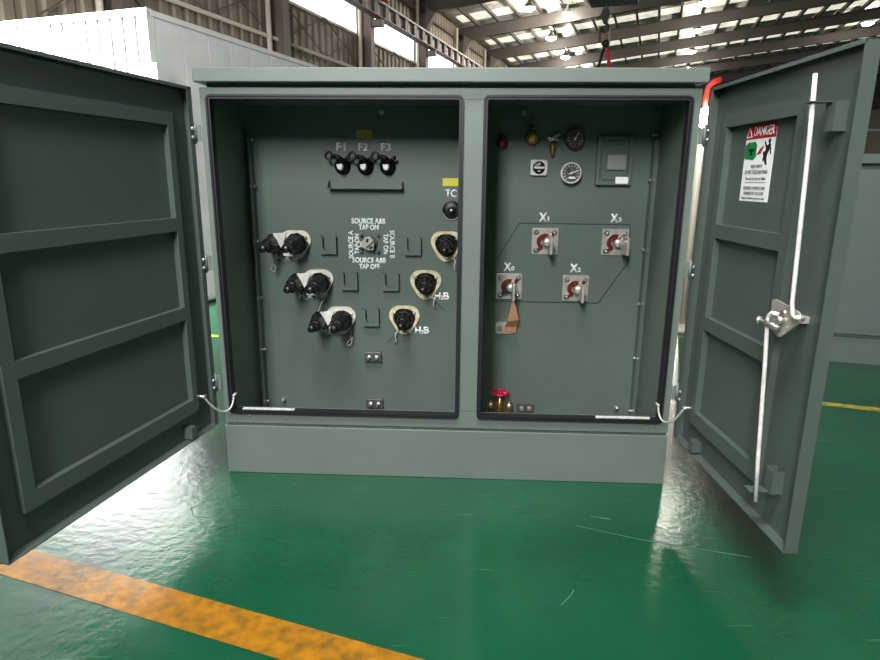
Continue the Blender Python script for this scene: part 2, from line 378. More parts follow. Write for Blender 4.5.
# overhead crane: end truck on the runway, bridge, hoist
tc_ = 21.6
cr = empty('overhead_crane', H(tc_, VL + .85, 7.54), 'overhead travelling crane with red end truck on the left runway girder', 'crane')
b = MB(X_hall); b.box(tc_ - 3.2, tc_ + .9, VL + .68, VL + 1.02, 7.58, 8.0); b.box(tc_ - 3.3, tc_ - 2.9, VL + .6, VL + 1.1, 7.56, 7.9); b.box(tc_ + .7, tc_ + 1.0, VL + .6, VL + 1.1, 7.56, 7.9); b.build('end_truck', CRANER, cr)
for tt in (tc_ - 2.6, tc_ + .4):
    b = MB(X_hall); b.lathe((tt, VL + .80, 7.60), (0, 1, 0), [(.10, 0), (.10, .1)], 14); b.build('wheel', GIRD, cr)
b = MB(X_hall); b.box(tc_ - 1.4, tc_ - 1.0, VL + .7, 30, 7.95, 8.6); b.build('bridge_girder', CRANER, cr)
b = MB(X_hall); b.box(19.3, 20.9, -2.5, -.9, 6.98, 7.96); b.use(CRANEG); b.build('hoist_trolley', CRANEG, cr)
b = MB(X_hall); b.box(19.2, 19.3, -2.52, -2.3, 6.38, 7.0); b.build('trolley_bracket', CRANEG2, cr)
b = MB(X_hall); b.box(19.35, 20.6, -2.3, -.95, 6.36, 6.98); b.build('hoist_body', CRANEG, cr)
b = MB(X_hall)
for dv in (-.05, .05): b.cyl((20, -1.81 + dv, 6.17), (20, -1.81 + dv, 6.4), .02, 6)
b.build('hoist_rope', CRANEG, cr)
hk = empty('hook_block', H(20, -1.81, 5.9), 'dark crane hook block with lifting chains hanging above the lid', 'hook')
b = MB(X_hall); b.prism([(-1.95, 6.0), (-1.88, 6.16), (-1.74, 6.16), (-1.67, 6.0), (-1.75, 5.78), (-1.87, 5.78)], 19.9, 20.1, 'yz'); b.build('block', CRANEG, hk)
b = MB(X_hall); b.tube([(20, -1.81 + .10 * sin(a), 5.66 + .11 * cos(a)) for a in [x * .35 for x in range(0, 14)]], .035); b.cyl((20, -1.81, 5.76), (20, -1.81, 5.8), .04); b.build('hook', CRANEG, hk)
for q, (dv, mm) in enumerate(((-.13, DARKBR), (.06, BRASS), (.14, ZINC))):
    b = MB(X_hall)
    for j in range(7):
        z = 5.62 - j * .055
        b.tube([(20 + (.025 * cos(a) if j % 2 else 0), -1.81 + dv + (0 if j % 2 else .03 * cos(a)), z + .035 * sin(a)) for a in [x * pi / 4 for x in range(9)]], .013, 5)
    b.build('chain', mm, hk)
b = MB(X_hall); b.lathe((19.9, -1.75, 5.22), (1, 0, 0), [(.10, 0), (.10, .2)], 12); b.build('sling_ring', CRANEG, hk)
b = MB(X_hall); b.tube([(20, -1.80, 5.10), (20, -1.83, 5.0), (20, -1.9, 4.7), (20.1, -2.05, 4.1), (20.2, -2.25, 3.2)], .045, 6); o = tag(b.build('lifting_sling', SLB), 'black webbing sling slanting down from the crane hook', 'sling')
b = MB(X_hall); b.tube([(20, -1.70, 5.10), (20, -1.69, 5.0), (20, -1.62, 4.6), (20, -1.55, 4.0), (20.1, -1.4, 3.2)], .05, 6); o = tag(b.build('lifting_sling', SLR), 'red webbing sling hanging straight from the crane hook', 'sling')

# white container behind the left door
ct = empty('container', H(6.5, -7.3, 0), 'large white metal container standing behind the open left door', 'container')
b = MB(X_hall); b.box(4.985, 5.0, -10.1, -4.57, .04, 2.78); b.build('joint_backing', mat('dark_joint', (14, 14, 14), .8), ct)
b = MB(X_hall); b.box(5.0, 8.0, -10.1, -4.56, .02, 2.80); b.build('container_body', CONTG, ct)
b = MB(X_hall)   # the front: vertical boards with fine gaps
v = -10.1
while v < -4.62:
    w = .30 if v < -6 else .15
    b.box(4.970, 4.984, v, min(v + w - .026, -4.56), .03, 2.79); v += w
b.build('front_cladding', CONTW, ct)
b = MB(X_hall); b.box(4.935, 5.0, -10.12, -4.54, 2.78, 2.84); b.box(4.93, 5.02, -4.60, -4.54, 0, 2.82); b.build('edge_frame', CONTW, ct)
b = MB(X_hall)
t = 5.03
while t < 7.95: b.box(t, min(t + .36, 7.99), -4.559, -4.545, .04, 2.78); t += .372
b.build('side_cladding', CONTG, ct)
b = MB(X_hall); b.box(4.98, 8.02, -4.62, -4.535, 2.78, 2.83); b.build('roof_rail', CONTG, ct)
b = MB(X_hall); b.box(4.80, 4.93, -4.62, -4.36, 2.18, 2.34); b.build('junction_box', CONTW, ct)

# a second pad-mounted cabinet standing behind the right door
def X_t2(p):
    a = radians(-14); p = p + Vector((.75, 0, 0)); q = Vector((p.x * cos(a) - p.y * sin(a), p.x * sin(a) + p.y * cos(a), p.z)); return q + Vector((3.0, 2.32, 0))
t2 = empty('transformer_cabinet', X_t2(Vector((1, .5, 0))), 'closed grey-green transformer cabinet partly hidden behind the open right door', 'transformer')
b = MB(X_t2); b.box(0, 2.2, .02, 1.2, .2, 1.44); b.build('cabinet_body', GREEN_FAR, t2)
b = MB(X_t2); b.box(-.02, 2.22, -.02, 1.22, 1.475, 1.54); b.box(.02, 2.18, .04, 1.18, 1.44, 1.476); b.build('lid', GREEN_FAR, t2)
b = MB(X_t2); b.box(-.01, 2.21, -.01, 1.2, .0, .17); b.box(0, 2.2, .03, 1.2, .17, .20); b.build('base', GREEN_FAR, t2)
for s0, s1 in ((.03, 1.2), (1.22, 2.17)):
    b = MB(X_t2); b.box(s0, s1, 0, .02, .22, 1.43); b.build('door', GREEN_FAR, t2, .004)

# work light on a pole, seen through the gap beside the right door
wp = Vector((3.105, 3.07, 0))
wl = empty('work_light', wp, 'round glowing work light on a pale pole with red bent arm', 'lamp')
b = MB(); b.cyl(wp, wp + Vector((0, 0, 1.95)), .028, 12); b.lathe(wp, (0, 0, 1), [(.2, 0), (.2, .03), (.04, .05)], 16); b.build('pole', PIPE, wl)
b = MB(); b.tube([wp + Vector(p) for p in ((0, 0, 1.95), (0, 0, 2.05), (.01, 0, 2.12), (.05, 0, 2.16), (.11, 0, 2.18))], .024, 8); b.build('arm', CRANER, wl)
b = MB(); b.lathe(wp + Vector((0, -.03, 1.865)), (0, -1, 0), [(.02, 0), (.085, .02), (.085, .06), (.05, .10), (.01, .115)], 16); b.build('glowing_lens', LAMP, wl)

# ------------------------------------------------------------------ the transformer
TR = empty('pad_mounted_transformer', (1, .75, 0), 'large green pad-mounted transformer with both compartment doors wide open', 'transformer')
Hh = 1.693
# base
b = MB(); b.box(-.005, 2.005, 0, .02, 0, .2353); b.box(-.005, .003, .02, 1.5, 0, .2353); b.box(1.997, 2.005, .02, 1.5, 0, .2353); b.box(.003, 1.997, 1.48, 1.5, 0, .2353); b.box(.008, 1.992, .018, .026, .225, .262); b.build('base', GREEN, TR, .003)
# body: frame with two openings
b = MB()
oL = (.040, 1.056, .311, 1.652); oR = (1.161, 1.955, .311, 1.652); zb = .250
F0, F1 = 0., .022
b.box(0, oL[0], F0, F1, zb, Hh); b.box(oL[1], oR[0], F0, F1, zb, Hh); b.box(oR[1], 2, F0, F1, zb, Hh)
for o_ in (oL, oR): b.box(o_[0], o_[1], F0, F1, zb, o_[2]); b.box(o_[0], o_[1], F0, F1, o_[3], Hh)
for (x0, x1, z0, z1) in (oL, oR):   # inner returns
    b.box(x0 - .003, x0, F1, .05, z0, z1); b.box(x1, x1 + .003, F1, .05, z0, z1); b.box(x0, x1, F1, .05, z1, z1 + .003); b.box(x0, x1, F1, .045, z0 - .003, z0)
b.box(0, .006, F1, 1.4, .2353, Hh); b.box(1.994, 2, F1, 1.4, .2353, Hh); b.box(.006, 1.994, F1, 1.4, Hh - .012, Hh); b.box(.006, 1.994, 1.394, 1.4, zb, Hh - .012)
b.box(1.104, 1.110, F1, .5, zb, Hh - .012)
b.box(.02, 1.98, .03, 1.38, Hh, 1.712)
b.build('cabinet_body', GREEN, TR)
def seam(x0, x1, z0, z1): MBs.box(x0, x1, -.0007, .001, z0, z1)
SEAM = mat('seam_paint', (60, 72, 66), .6)
for q in ((.052, .0532, 1.667, 1.692), (1.071, 1.147, 1.650, 1.6512), (1.071, 1.147, .332, .3332), (.056, .0572, .251, .296)): MBs = MB(); seam(*q); MBs.build('weld_seam', SEAM, TR)
b = MB(); b.box(-.008, 2.008, -.04, 1.5, 1.709, 1.763); b.build('lid', GREEN, TR, .004)
# tank wall (back panel)
PY = .5
b = MB(); b.box(.006, 1.104, PY, PY + .006, .02, Hh - .012); b.box(1.110, 1.994, PY, PY + .006, .02, Hh - .012)
b.build('tank_wall', GREEN_IN, TR)
for sx, x in ((1, .034), (-1, 1.966)):
    b = MB(); b.box(x - .002, x + .002, PY - .055, PY, .05, 1.53); b.box(min(x, x - sx * .028), max(x, x - sx * .028), PY - .012, PY - .006, .05, 1.53)
    b.build('bolting_flange', GREEN_IN, TR)
    for z in ((1.52, 1.30, 1.03,   .74, .465, .179) if sx > 0 else (1.55, 1.346, 1.013, .741, .457, .171)):
        b = MB(); b.cyl((x - sx * .012, PY - .03, z), (x + sx * .016, PY - .03, z), .005, 8); b.cyl((x + sx * .004, PY - .03, z), (x + sx * .011, PY - .03, z), .0085, 6); b.cyl((x - sx * .012, PY - .03, z), (x - sx * .006, PY - .03, z), .0085, 6); b.build('flange_bolt', ZINC, TR)
# gaskets
for (x0, x1, z0, z1) in ((.026, 1.0695, .297, 1.666), (1.148, 1.968, .297, 1.666)):
    b = MB(); b.ring(rrect(x0, x1, z0, z1, .022), rrect(x0 + .008, x1 - .008, z0 + .008, z1 - .008, .014), -.014, .001)
    b.ring(rrect(x0 + .010, x1 - .010, z0 + .010, z1 - .010, .012), rrect(x0 + .0175, x1 - .0175, z0 + .0175, z1 - .0175, .006), -.012, .03)
    b.build('gasket', RUBBER, TR)
# frame screws, sill plates
for x in (.075, .115, 1.895, 1.93):
    b = MB(); b.lathe((x, .001, .285), (0, -1, 0), [(.006, 0), (.006, .003), (.003, .005)], 8); b.build('screw', STEEL, TR)
for x0, x1 in ((.085, .321), (1.679, 1.917)):
    b = MB(); b.box(x0, x1, -.004, .012, .3155, .3205); b.box(x0, x0 + .008, -.004, .012, .311, .3155); b.build('sill_plate', WHITEM, TR)
# lettering on panel
def onpanel(x, z, rot=0):
    c_, s_ = cos(rot), sin(rot)
    return lambda u, v, k: (x + u * c_ - v * s_, PY - k, z + u * s_ + v * c_)
def lab(txt, x, z, h=None, w=None, rot=0, thick=.0012): return text(txt, 'lettering', TR, LETTER, width=w, height=h, place=onpanel(x, z, rot), bold=.008, thick=thick)
for i, x in enumerate((.470, .579, .690)): lab('F%d' % (i + 1), x, 1.490, .036, .046, thick=.0014)
lab('TC', 1.008, 1.274, .036, .054, thick=.0014)
lab('SOURCE A&B', .598, 1.135, .026, .170, thick=.0014); lab('TAP ON', .598, 1.104, .026, .098, thick=.0014)
lab('SOURCE A&B', .598, .939, .026, .170, thick=.0014); lab('TAP OFF', .598, .907, .026, .104, thick=.0014)
lab('SOURCE A', .506, 1.016, .024, .140, pi / 2, thick=.0012); lab('TAP ON', .537, 1.020, .024, .10, pi / 2, thick=.0012)
lab('SOURCE B', .717, 1.020, .024, .140, -pi / 2, thick=.0012); lab('TAP ON', .684, 1.022, .024, .10, -pi / 2, thick=.0012)
def sublab(a, s_, bb, x, z):
    lab(a, x, z, .036, .028, thick=.0014); lab(s_, x + .023, z - .009, .020, .006 if s_ == '1' else .013, thick=.0006)
    if bb: lab(bb, x + .045, z, .036, .028, thick=.0014)
sublab('H', '1', 'A', .134, .946); sublab('H', '2', 'A', .242, .750); sublab('H', '3', 'A', .352, .566)
sublab('H', '1', 'B', 1.06, .944); sublab('H', '2', 'B', .946, .761); sublab('H', '3', 'B', .845, .578)
for n_, x, z in (('1', 1.464, 1.163), ('3', 1.812, 1.163), ('0', 1.298, .916), ('2', 1.630, .914)):
    lab('X', x, z, .040, .036, thick=.0022); lab(n_, x + .027, z - .008, .021, .006 if n_ == '1' else .015, thick=.0008)
# mimic diagram line
pts = [(1.350, 1.133), (1.893, 1.132), (1.896, .948), (1.762, .737), (1.225, .739), (1.228, .928), (1.350, 1.134)]
b = MB()
for (x0, z0), (x1, z1) in zip(pts[:-1], pts[1:]): b.bar((x0, PY - .001, z0), (x1, PY - .001, z1), .0042, .003)
b.build('mimic_line', mat('dark_line', (28, 38, 34), .6), TR)
# tags
b = MB(); b.box(.546, .622, PY - .001, PY, 1.530, 1.569); b.build('tan_tag', KRAFT, TR)
b = MB(); b.box(.967, 1.045, PY - .001, PY, 1.309, 1.346); b.build('yellow_tag', YELLOW, TR)
# small top bolts, bottom grounding studs
for x, z in ((.672, 1.648), (1.351, 1.648), (.12, .181), (1.893, .181)):
    b = MB(); b.cyl((x, PY - .03, z), (x, PY, z), .006, 8); b.cyl((x, PY - .018, z), (x, PY - .008, z), .013, 6); b.build('stud', ZINC, TR)
# fuse holders F1-F3
for x in (.477, .590, .699):
    z = 1.398
    b = MB(); b.lathe((x, PY, z), (0, -1, 0), [(.040, 0), (.040, .008), (.033, .010), (.033, .028), (.025, .034), (.025, .06)], 20); f = b.build('fuse_holder', BLACK, TR)
    b = MB(); b.lathe((x, PY - .058, z - .004), (0, -1, 0), [(.017, 0), (.017, .012), (.010, .016)], 14); b.prism([(x - .016, z + .008), (x + .014, z + .010), (x + .006, z - .016), (x - .010, z - .014)], PY - .078, PY - .070); b.build('fuse_cap', ZINC, f)
    b = MB(); b.tube([(x + .012, PY - .05, z + .022), (x - .004, PY - .065, z + .040), (x - .03, PY - .07, z + .046)], .011, 8)
    b.tube([(x - .052 + .016 * cos(a), PY - .072, z + .047 + .016 * sin(a)) for a in [k * pi / 6 for k in range(13)]], .0065, 6); b.build('pulling_eye', BLACK, f)
    b = MB(); b.cyl((x + .018, PY - .04, z + .025), (x + .040, PY - .06, z + .042), .010, 8); b.build('clip', BLACK, f)
# drip tray
b = MB(); b.box(.408, .772, PY - .058, PY, 1.292, 1.296)
for x in (.407, .769): b.prism([(PY, 1.292), (PY, 1.330), (PY - .02, 1.330), (PY - .058, 1.305), (PY - .058, 1.292)], x, x + .004, 'yz')
b.build('drip_tray', GREEN_IN, TR)
# tap changer knob TC
b = MB(); b.lathe((1.013, PY, 1.194), (0, -1, 0), [(.045, 0), (.045, .012), (.036, .016), (.034, .022), (.018, .024), (.018, .035), (.012, .038)], 32, False); f = b.build('tap_changer_knob', BLACK, TR)
b = MB(); b.lathe((1.013, PY - .054, 1.194), (0, -1, 0), [(.008, 0), (.008, .008), (.004, .01)], 10); b.build('hub_screw', ZINC, f)
b = MB(); b.ring([(1.013 + .041 * cos(a), 1.186 + .041 * sin(a)) for a in [k * pi / 12 for k in range(24)]], [(1.013 + .038 * cos(a), 1.186 + .038 * sin(a)) for a in [k * pi / 12 for k in range(24)]], PY - .0135, PY - .012); b.build('index_ring', LAMPH, f)
# loadbreak switch handle
xs, zs = .603, 1.024
b = MB(); b.lathe((xs, PY, zs), (0, -1, 0), [(.040, 0), (.040, .006), (.026, .010), (.022, .04), (.018, .045)], 18); f = b.build('loadbreak_switch', GREEN_IN, TR)
b = MB(); b.prism([(xs - .034, zs + .012), (xs - .016, zs + .034), (xs + .012, zs + .038), (xs + .032, zs + .004), (xs + .022, zs - .03), (xs - .014, zs - .026), (xs - .030, zs - .014)], PY - .056, PY - .040); b.prism([(xs - .02, zs - .006), (xs + .022, zs + .03), (xs + .03, zs + .02), (xs - .01, zs - .016)], PY - .074, PY - .056); b.build('switch_hub', SILVER, f, .002)
b = MB(); b.prism([(xs - .012, zs + .014), (xs - .004, zs + .030), (xs + .004, zs + .026), (xs - .004, zs + .010)], PY - .060, PY - .054); b.build('switch_slot', BLACK, f)
b = MB(); b.prism([(xs + .004, zs - .018), (xs + .020, zs - .004), (xs + .022, zs - .016), (xs + .012, zs - .024)], PY - .060, PY - .054); b.build('switch_slot', BLACK, f)
b = MB(); b.ring(rrect(xs - .062, xs - .034, zs - .014, zs + .012, .003, 1), rrect(xs - .055, xs - .041, zs - .008, zs + .006, .002, 1), PY - .05, PY - .044); b.build('pointer', WHITEM, f)
for dx, dz in ((-.042, .042), (.042, .042), (-.042, -.040), (.042, -.040)):
    b = MB(); b.cyl((xs + dx, PY, zs + dz), (xs + dx, PY - .022, zs + dz), .008, 10); b.cyl((xs + dx, PY, zs + dz), (xs + dx, PY - .006, zs + dz), .013, 6); b.build('mounting_stud', GREEN_IN, f)
# parking stands (U shaped brackets)
for x, z in ((.395, 1.014), (.821, 1.014), (.497, .832), (.708, .832), (.604, .645)):
    w, h = .042, .044
    arc = [(x + .027 * cos(a), z - .004 + .027 * sin(a)) for a in [pi + k * pi / 10 for k in range(11)]]
    poly = [(x - w, z + h), (x - w, z - h), (x + w, z - h), (x + w, z + h), (x + .027, z + h)] + arc[::-1] + [(x - .027, z + h)]
    b = MB(); b.prism(poly, PY - .032, PY - .014)
    b.box(x - w, x - w + .006, PY - .022, PY, z - h, z + h); b.box(x + w - .006, x + w, PY - .022, PY, z - h, z + h); b.box(x - w, x + w, PY - .022, PY, z - h, z - h + .006)
    b.build('parking_stand', GREEN_IN, TR)
# high-voltage bushings
def tri(x, z, R0, r, k=5, rot=-90):
    pts = []
    for j in range(3):
        a0 = rot + 120 * j; cx, cz = x + R0 * cos(radians(a0)), z + R0 * sin(radians(a0))
        for i in range(k + 1):
            a = radians(a0 - 60 + 120 * i / k); pts.append((cx + r * cos(a), cz + r * sin(a)))
    return pts
def cap(parent, x, z, y0, L, R_=.044, tilt=(0, 0), eye=(-.006, -.012)):
    ax = Vector((tilt[0], -1, tilt[1])).normalized(); p = Vector((x, y0, z))
    b = MB(); b.lathe(p, ax, [(R_ * .95, 0), (R_, .012), (R_ * .98, .028), (R_ * .86, .034), (R_ * .82, L * .40), (R_ * .62, L * .80), (R_ * .50, L * .97), (R_ * .40, L)], 10, False)
    q = p + ax * L * .94 + Vector((eye[0], 0, eye[1]))
    b.lathe(q, ax, [(R_ * .36, 0), (R_ * .36, .026), (R_ * .28, .030)], 12)
    for k in range(8):
        a = k * pi / 4; o1 = Vector((cos(a), 0, sin(a))) * R_ * .80; o2 = Vector((cos(a), 0, sin(a))) * R_ * .60
        b.cyl(p + ax * .03 + o1, p + ax * L * .9 + o2, .004, 5)
    return b.build('insulated_cap', BLACK, parent)
def wirelink(parent, pts, r=.0025, m=WIRE): b = MB(); b.tube(pts, r, 5); return b.build('ground_wire', m, parent)
for i, (x, z) in enumerate(((.228, 1.020), (.336, .824), (.446, .632))):
    b = MB(); b.ring(tri(x, z, .034, .048, 6, -90), tri(x, z, .020, .034, 6, -90), PY - .014, PY); f = b.build('high_voltage_bushing', CREAMW, TR); f['label'] = 'pale flange carrying two black capped inserts'
    b = MB(); b.lathe((x, PY, z), (0, -1, 0), [(.046, 0), (.046, .03), (.038, .034), (.036, .05)], 20); b.build('bushing_well', BLACK, f)
    b = MB(); b.ring([(x + .050 * cos(a), z + .050 * sin(a)) for a in [k * pi / 10 for k in range(20)]], [(x + .045 * cos(a), z + .045 * sin(a)) for a in [k * pi / 10 for k in range(20)]], PY - .032, PY - .016); b.build('clamp_ring', WHITEM, f)
    b = MB(); b.box(x - .13, x + .03, PY - .085, PY - .04, z - .018, z + .022); b.build('feed_through_body', BLACK, f)
    b = MB(); b.prism([(x - .085, z + .058), (x - .015, z + .062), (x - .032, z + .01), (x - .046, z - .014), (x - .062, z + .02)], PY - .115, PY - .105); b.prism([(x - .052, z - .012), (x - .02, z - .014), (x + .005, z - .062), (x - .05, z - .056)], PY - .07, PY - .06); b.build('rating_plate', WHITEM, f, .002)
    cap(f, x + .016, z + .004, PY - .045, .150, .054, eye=(-.012, -.012)); cap(f, x - .094, z + .004, PY - .045, .150, .050, eye=(-.012, -.012))
    b = MB()
    for dx, dz in ((-.055, .03), (.055, .03), (0, -.066)): b.lathe((x + dx, PY - .014, z + dz), (0, -1, 0), [(.009, 0), (.009, .008), (.005, .014)], 6)
    b.build('flange_nut', ZINC, f)
    if i == 0: wirelink(f, [(x - .08, PY - .10, z - .04), (x - .092, PY - .09, z - .07), (x - .105, PY - .08, z - .10), (x - .115, PY - .07, z - .125), (x - .105, PY - .06, z - .140), (x - .092, PY - .06, z - .125), (x - .10, PY - .07, z - .10)])
    if i == 1: wirelink(f, [(x + .05, PY - .02, z - .03), (x + .045, PY - .03, z - .065), (x + .02, PY - .05, z - .10), (x + .005, PY - .06, z - .14), (x - .02, PY - .06, z - .17)]); wirelink(f, [(x + .045, PY - .03, z - .065), (x + .02, PY - .03, z - .078), (x + .005, PY - .03, z - .066)])
    if i == 2: wirelink(f, [(x + .05, PY - .02, z - .02), (x + .054, PY - .03, z - .07), (x + .05, PY - .03, z - .10), (x + .03, PY - .03, z - .125), (x + .04, PY - .03, z - .14), (x + .055, PY - .03, z - .125), (x + .06, PY - .03, z - .09)])
for i, (x, z) in enumerate(((.990, 1.022), (.886, .826), (.776, .640))):
    b = MB(); b.ring(tri(x, z, .034, .050), tri(x, z, .012, .048), PY - .014, PY); f = b.build('high_voltage_bushing', CREAM, TR)
    f['label'] = 'cream three-lobed bushing flange with one black cap'
    b = MB(); b.lathe((x, PY, z), (0, -1, 0), [(.056, 0), (.052, .016), (.046, .02), (.042, .045)], 22); b.build('bushing_well', BLACK, f)
    cap(f, x, z + .002, PY - .035, .080, .045, eye=(-.006, -.018))
    b = MB()
    for dx, dz in ((-.051, .032), (.051, .032), (0, -.064)): b.lathe((x + dx, PY - .014, z + dz), (0, -1, 0), [(.009, 0), (.009, .008), (.005, .012)], 6)
    b.build('flange_nut', ZINC, f)
    s_ = 1 if i < 2 else -1
    wirelink(f, [(x + s_ * .02, PY - .02, z - .05), (x + s_ * .045, PY - .04, z - .075), (x + s_ * .04, PY - .04, z - .11), (x + s_ * .055, PY - .03, z - .125)], .003)
    wirelink(f, [(x + s_ * .045, PY - .04, z - .075), (x + s_ * .065, PY - .03, z - .105), (x + s_ * .09, PY - .02, z - .13)], .0015, DARKBR)
# ground pads with two bolts
PADM = mat('pad_steel', (96, 96, 90), .4, metal=.5)
for x, z in ((.610, .432), (.614, .173), (1.416, .170)):
    b = MB(); b.box(x - .045, x + .045, PY - .022, PY, z - .026, z + .026); f = b.build('ground_pad', PADM, TR, .002)
    for dx in (-.020, .020):
        b = MB(); b.lathe((x + dx, PY - .022, z), (0, -1, 0), [(.012, 0), (.012, .010), (.007, .012), (.006, .022)], 6, False); b.build('ground_bolt', ZINC, f)
# low-voltage spade bushings
for i, (x, z) in enumerate(((1.478, 1.046), (1.822, 1.046), (1.309, .817), (1.642, .813))):
    b = MB(); b.prism(rrect(x - .065, x + .065, z - .065, z + .065, .006, 2), PY - .010, PY); f = b.build('low_voltage_bushing', SILVER, TR, .0015)
    for dx in (-.044, .044):
        for dz in (-.044, .044):
            b = MB(); b.lathe((x + dx, PY - .010, z + dz), (0, -1, 0), [(.014, 0), (.014, .002), (.009, .003), (.009, .012), (.005, .018)], 8); b.build('plate_bolt', ZINC, f)
    A_ = [radians(a) for a in range(70, 251, 15)]; cx = x - .002
    out = [(cx + .040 * cos(a), z + .040 * sin(a)) for a in A_]; inn = [(cx + .022 * cos(a), z + .022 * sin(a)) for a in A_]
    b = MB(); b.prism(out + inn[::-1], PY - .028, PY - .010); b.prism([(cx - .045, z - .040), (cx - .022, z - .022), (cx - .014, z - .030), (cx - .034, z - .050)], PY - .026, PY - .010); b.prism([(cx + .018, z + .022), (cx + .042, z + .046), (cx + .046, z + .036), (cx + .028, z + .010)], PY - .026, PY - .010)
    b.build('insulator', DARKRED, f)
    b = MB(); b.lathe((x + .006, PY - .010, z), (0, -1, 0), [(.021, 0), (.021, .05), (.017, .055)], 16); b.build('stem', SILVER, f)
    bx0 = x + (.030 if i == 1 else .014)
    b = MB(); b.box(bx0 - .006, bx0 + .006, PY - .15, PY - .04, z - .050, z + .034); b.box(bx0 - .012, bx0 + .012, PY - .055, PY - .04, z - .024, z + .024); b.build('spade', SILVER, f, .002)
    if i == 1:
        b = MB(); b.box(x - .002, x + .05, PY - .018, PY - .011, z - .05, z + .056); b.build('back_plate', SILVER, f)
    if i == 2:
        b = MB(); b.prism([(x - .04, z + .012), (x - .012, z + .010), (x - .012, z - .034), (x - .036, z - .032)], PY - .04, PY - .02); b.prism([(x - .012, z - .012), (x + .01, z - .005), (x + .008, z - .03), (x - .012, z - .03)], PY - .035, PY - .02); b.build('connector_block', RUBBER, f)
# neutral ground strap
b = MB(); b.prism(rrect(1.248, 1.335, .570, .632, .012, 3), PY - .012, PY); f = b.build('neutral_pad', SILVER, TR)
b = MB(); b.lathe((1.270, PY - .012, .602), (0, -1, 0), [(.013, 0), (.013, .01), (.007, .018)], 6, False); b.build('ground_bolt', ZINC, f)
b = MB(); b.lathe((1.315, PY - .012, .592), (0, -1, 0), [(.012, 0), (.012, .008), (.007, .014)], 6, False); b.build('ground_bolt', COPPER, f)
b = MB(); b.add([(1.318, PY - .13, .765), (1.330, PY - .13, .765), (1.357, PY - .09, .665), (1.300, PY - .10, .655), (1.355, PY - .03, .615), (1.292, PY - .035, .615), (1.352, PY - .014, .575), (1.285, PY - .014, .575),
     (1.318, PY - .127, .765), (1.330, PY - .127, .765), (1.357, PY - .087, .665), (1.300, PY - .097, .655), (1.355, PY - .027, .615), (1.292, PY - .032, .615), (1.352, PY - .012, .575), (1.285, PY - .012, .575)],
    [(0, 1, 2, 3), (3, 2, 4, 5), (5, 4, 6, 7), (8, 11, 10, 9), (11, 13, 12, 10), (13, 15, 14, 12), (0, 3, 11, 8), (3, 5, 13, 11), (5, 7, 15, 13), (1, 9, 10, 2), (2, 10, 12, 4), (4, 12, 14, 6), (0, 8, 9, 1), (6, 14, 15, 7)])
b.build('copper_strap', COPPER, f)
# drain valve with red handwheel
vx, vz, vy = 1.278, .30, PY - .06
VZ = -.118
b = MB(); b.lathe((vx, vy, .22 + VZ), (0, 0, 1), [(.020, 0), (.026, .01), (.026, .04), (.016, .055), (.020, .07), (.014, .09), (.010, .165)], 14)
b.cyl((vx, vy, .25 + VZ), (vx, PY, .25 + VZ), .020, 12)
f = b.build('drain_valve', BRASS, TR)
b = MB()
W_ = Vector((0, -.06, 1)).normalized(); c0 = Vector((vx, vy, .384 + VZ)); a1 = Vector((1, 0, 0)); a2 = W_.cross(a1)
b.tube([c0 + (a1 * cos(k * pi / 12) + a2 * sin(k * pi / 12)) * .038 for k in range(25)], .0075, 8)
for k in range(5):
    a = k * 2 * pi / 5; b.cyl(c0, c0 + (a1 * cos(a) + a2 * sin(a)) * .038, .006, 6)
b.lathe(c0, W_, [(.016, -.008), (.016, .008), (.006, .012)], 12); b.build('handwheel', REDKNOB, f)
for dx in (-.048, .048):
    b = MB(); b.lathe((vx + dx, vy + .01, .22 + VZ), (0, 0, 1), [(.018, 0), (.022, .02), (.022, .07), (.019, .10), (.010, .115)], 12); b.build('valve_boss', BRASS, f)
    b = MB(); b.lathe((vx + dx, vy - .008, .315 + VZ), (0, -1, .3), [(.015, 0), (.014, .010), (.006, .014)], 8); b.build('sight_plug', ZINC, f)
# gauges
b = MB(); b.lathe((1.251, PY, 1.508), (0, -1, 0), [(.030, 0), (.030, .010), (.024, .012), (.022, .03), (.012, .036)], 6, False); f = b.build('drain_plug', mat('plug_red', (120, 18, 30), .4), TR)
b = MB(); b.tube([(1.251 + .018 * cos(a), PY - .02, 1.530 + .018 * sin(a)) for a in [k * pi / 8 for k in range(9)]], .004, 6); b.build('plug_lug', mat('plug_red_dark', (50, 16, 20), .5), f)
b = MB(); b.lathe((1.392, PY, 1.535), (0, -1, 0), [(.028, 0), (.030, .02), (.030, .035), (.024, .038)], 20); f = b.build('pressure_relief', BRASS, TR)
b = MB(); b.lathe((1.392, PY - .037, 1.535), (0, -1, 0), [(.018, 0), (.016, .004), (.004, .005)], 16); b.build('brass_button', mat('brass_face', (214, 180, 84), .3, metal=.5), f)
b = MB(); b.cyl((1.392, PY - .02, 1.565), (1.390, PY - .02, 1.595), .007, 8); b.tube([(1.390 + .008 * cos(a), PY - .02, 1.602 + .008 * sin(a)) for a in [k * pi / 5 for k in range(11)]], .003, 5); b.build('pull_ring', BRASS, f)
b = MB(); b.lathe((1.489, PY - .03, 1.455), (0, 0, 1), [(.006, 0), (.010, .012), (.010, .03), (.015, .034), (.015, .05), (.009, .055), (.009, .075)], 12); b.cyl((1.489, PY - .03, 1.505), (1.489, PY, 1.505), .009, 8); f = b.build('sampling_valve', BRASS, TR)
b = MB(); b.tube([(1.462, PY - .045, 1.535), (1.480, PY - .04, 1.528), (1.496, PY - .04, 1.540), (1.520, PY - .045, 1.556)], .008, 6); b.tube([(1.470, PY - .05, 1.52), (1.49, PY - .05, 1.53), (1.515, PY - .05, 1.522)], .006, 6); b.build('lever', ZINC, f)
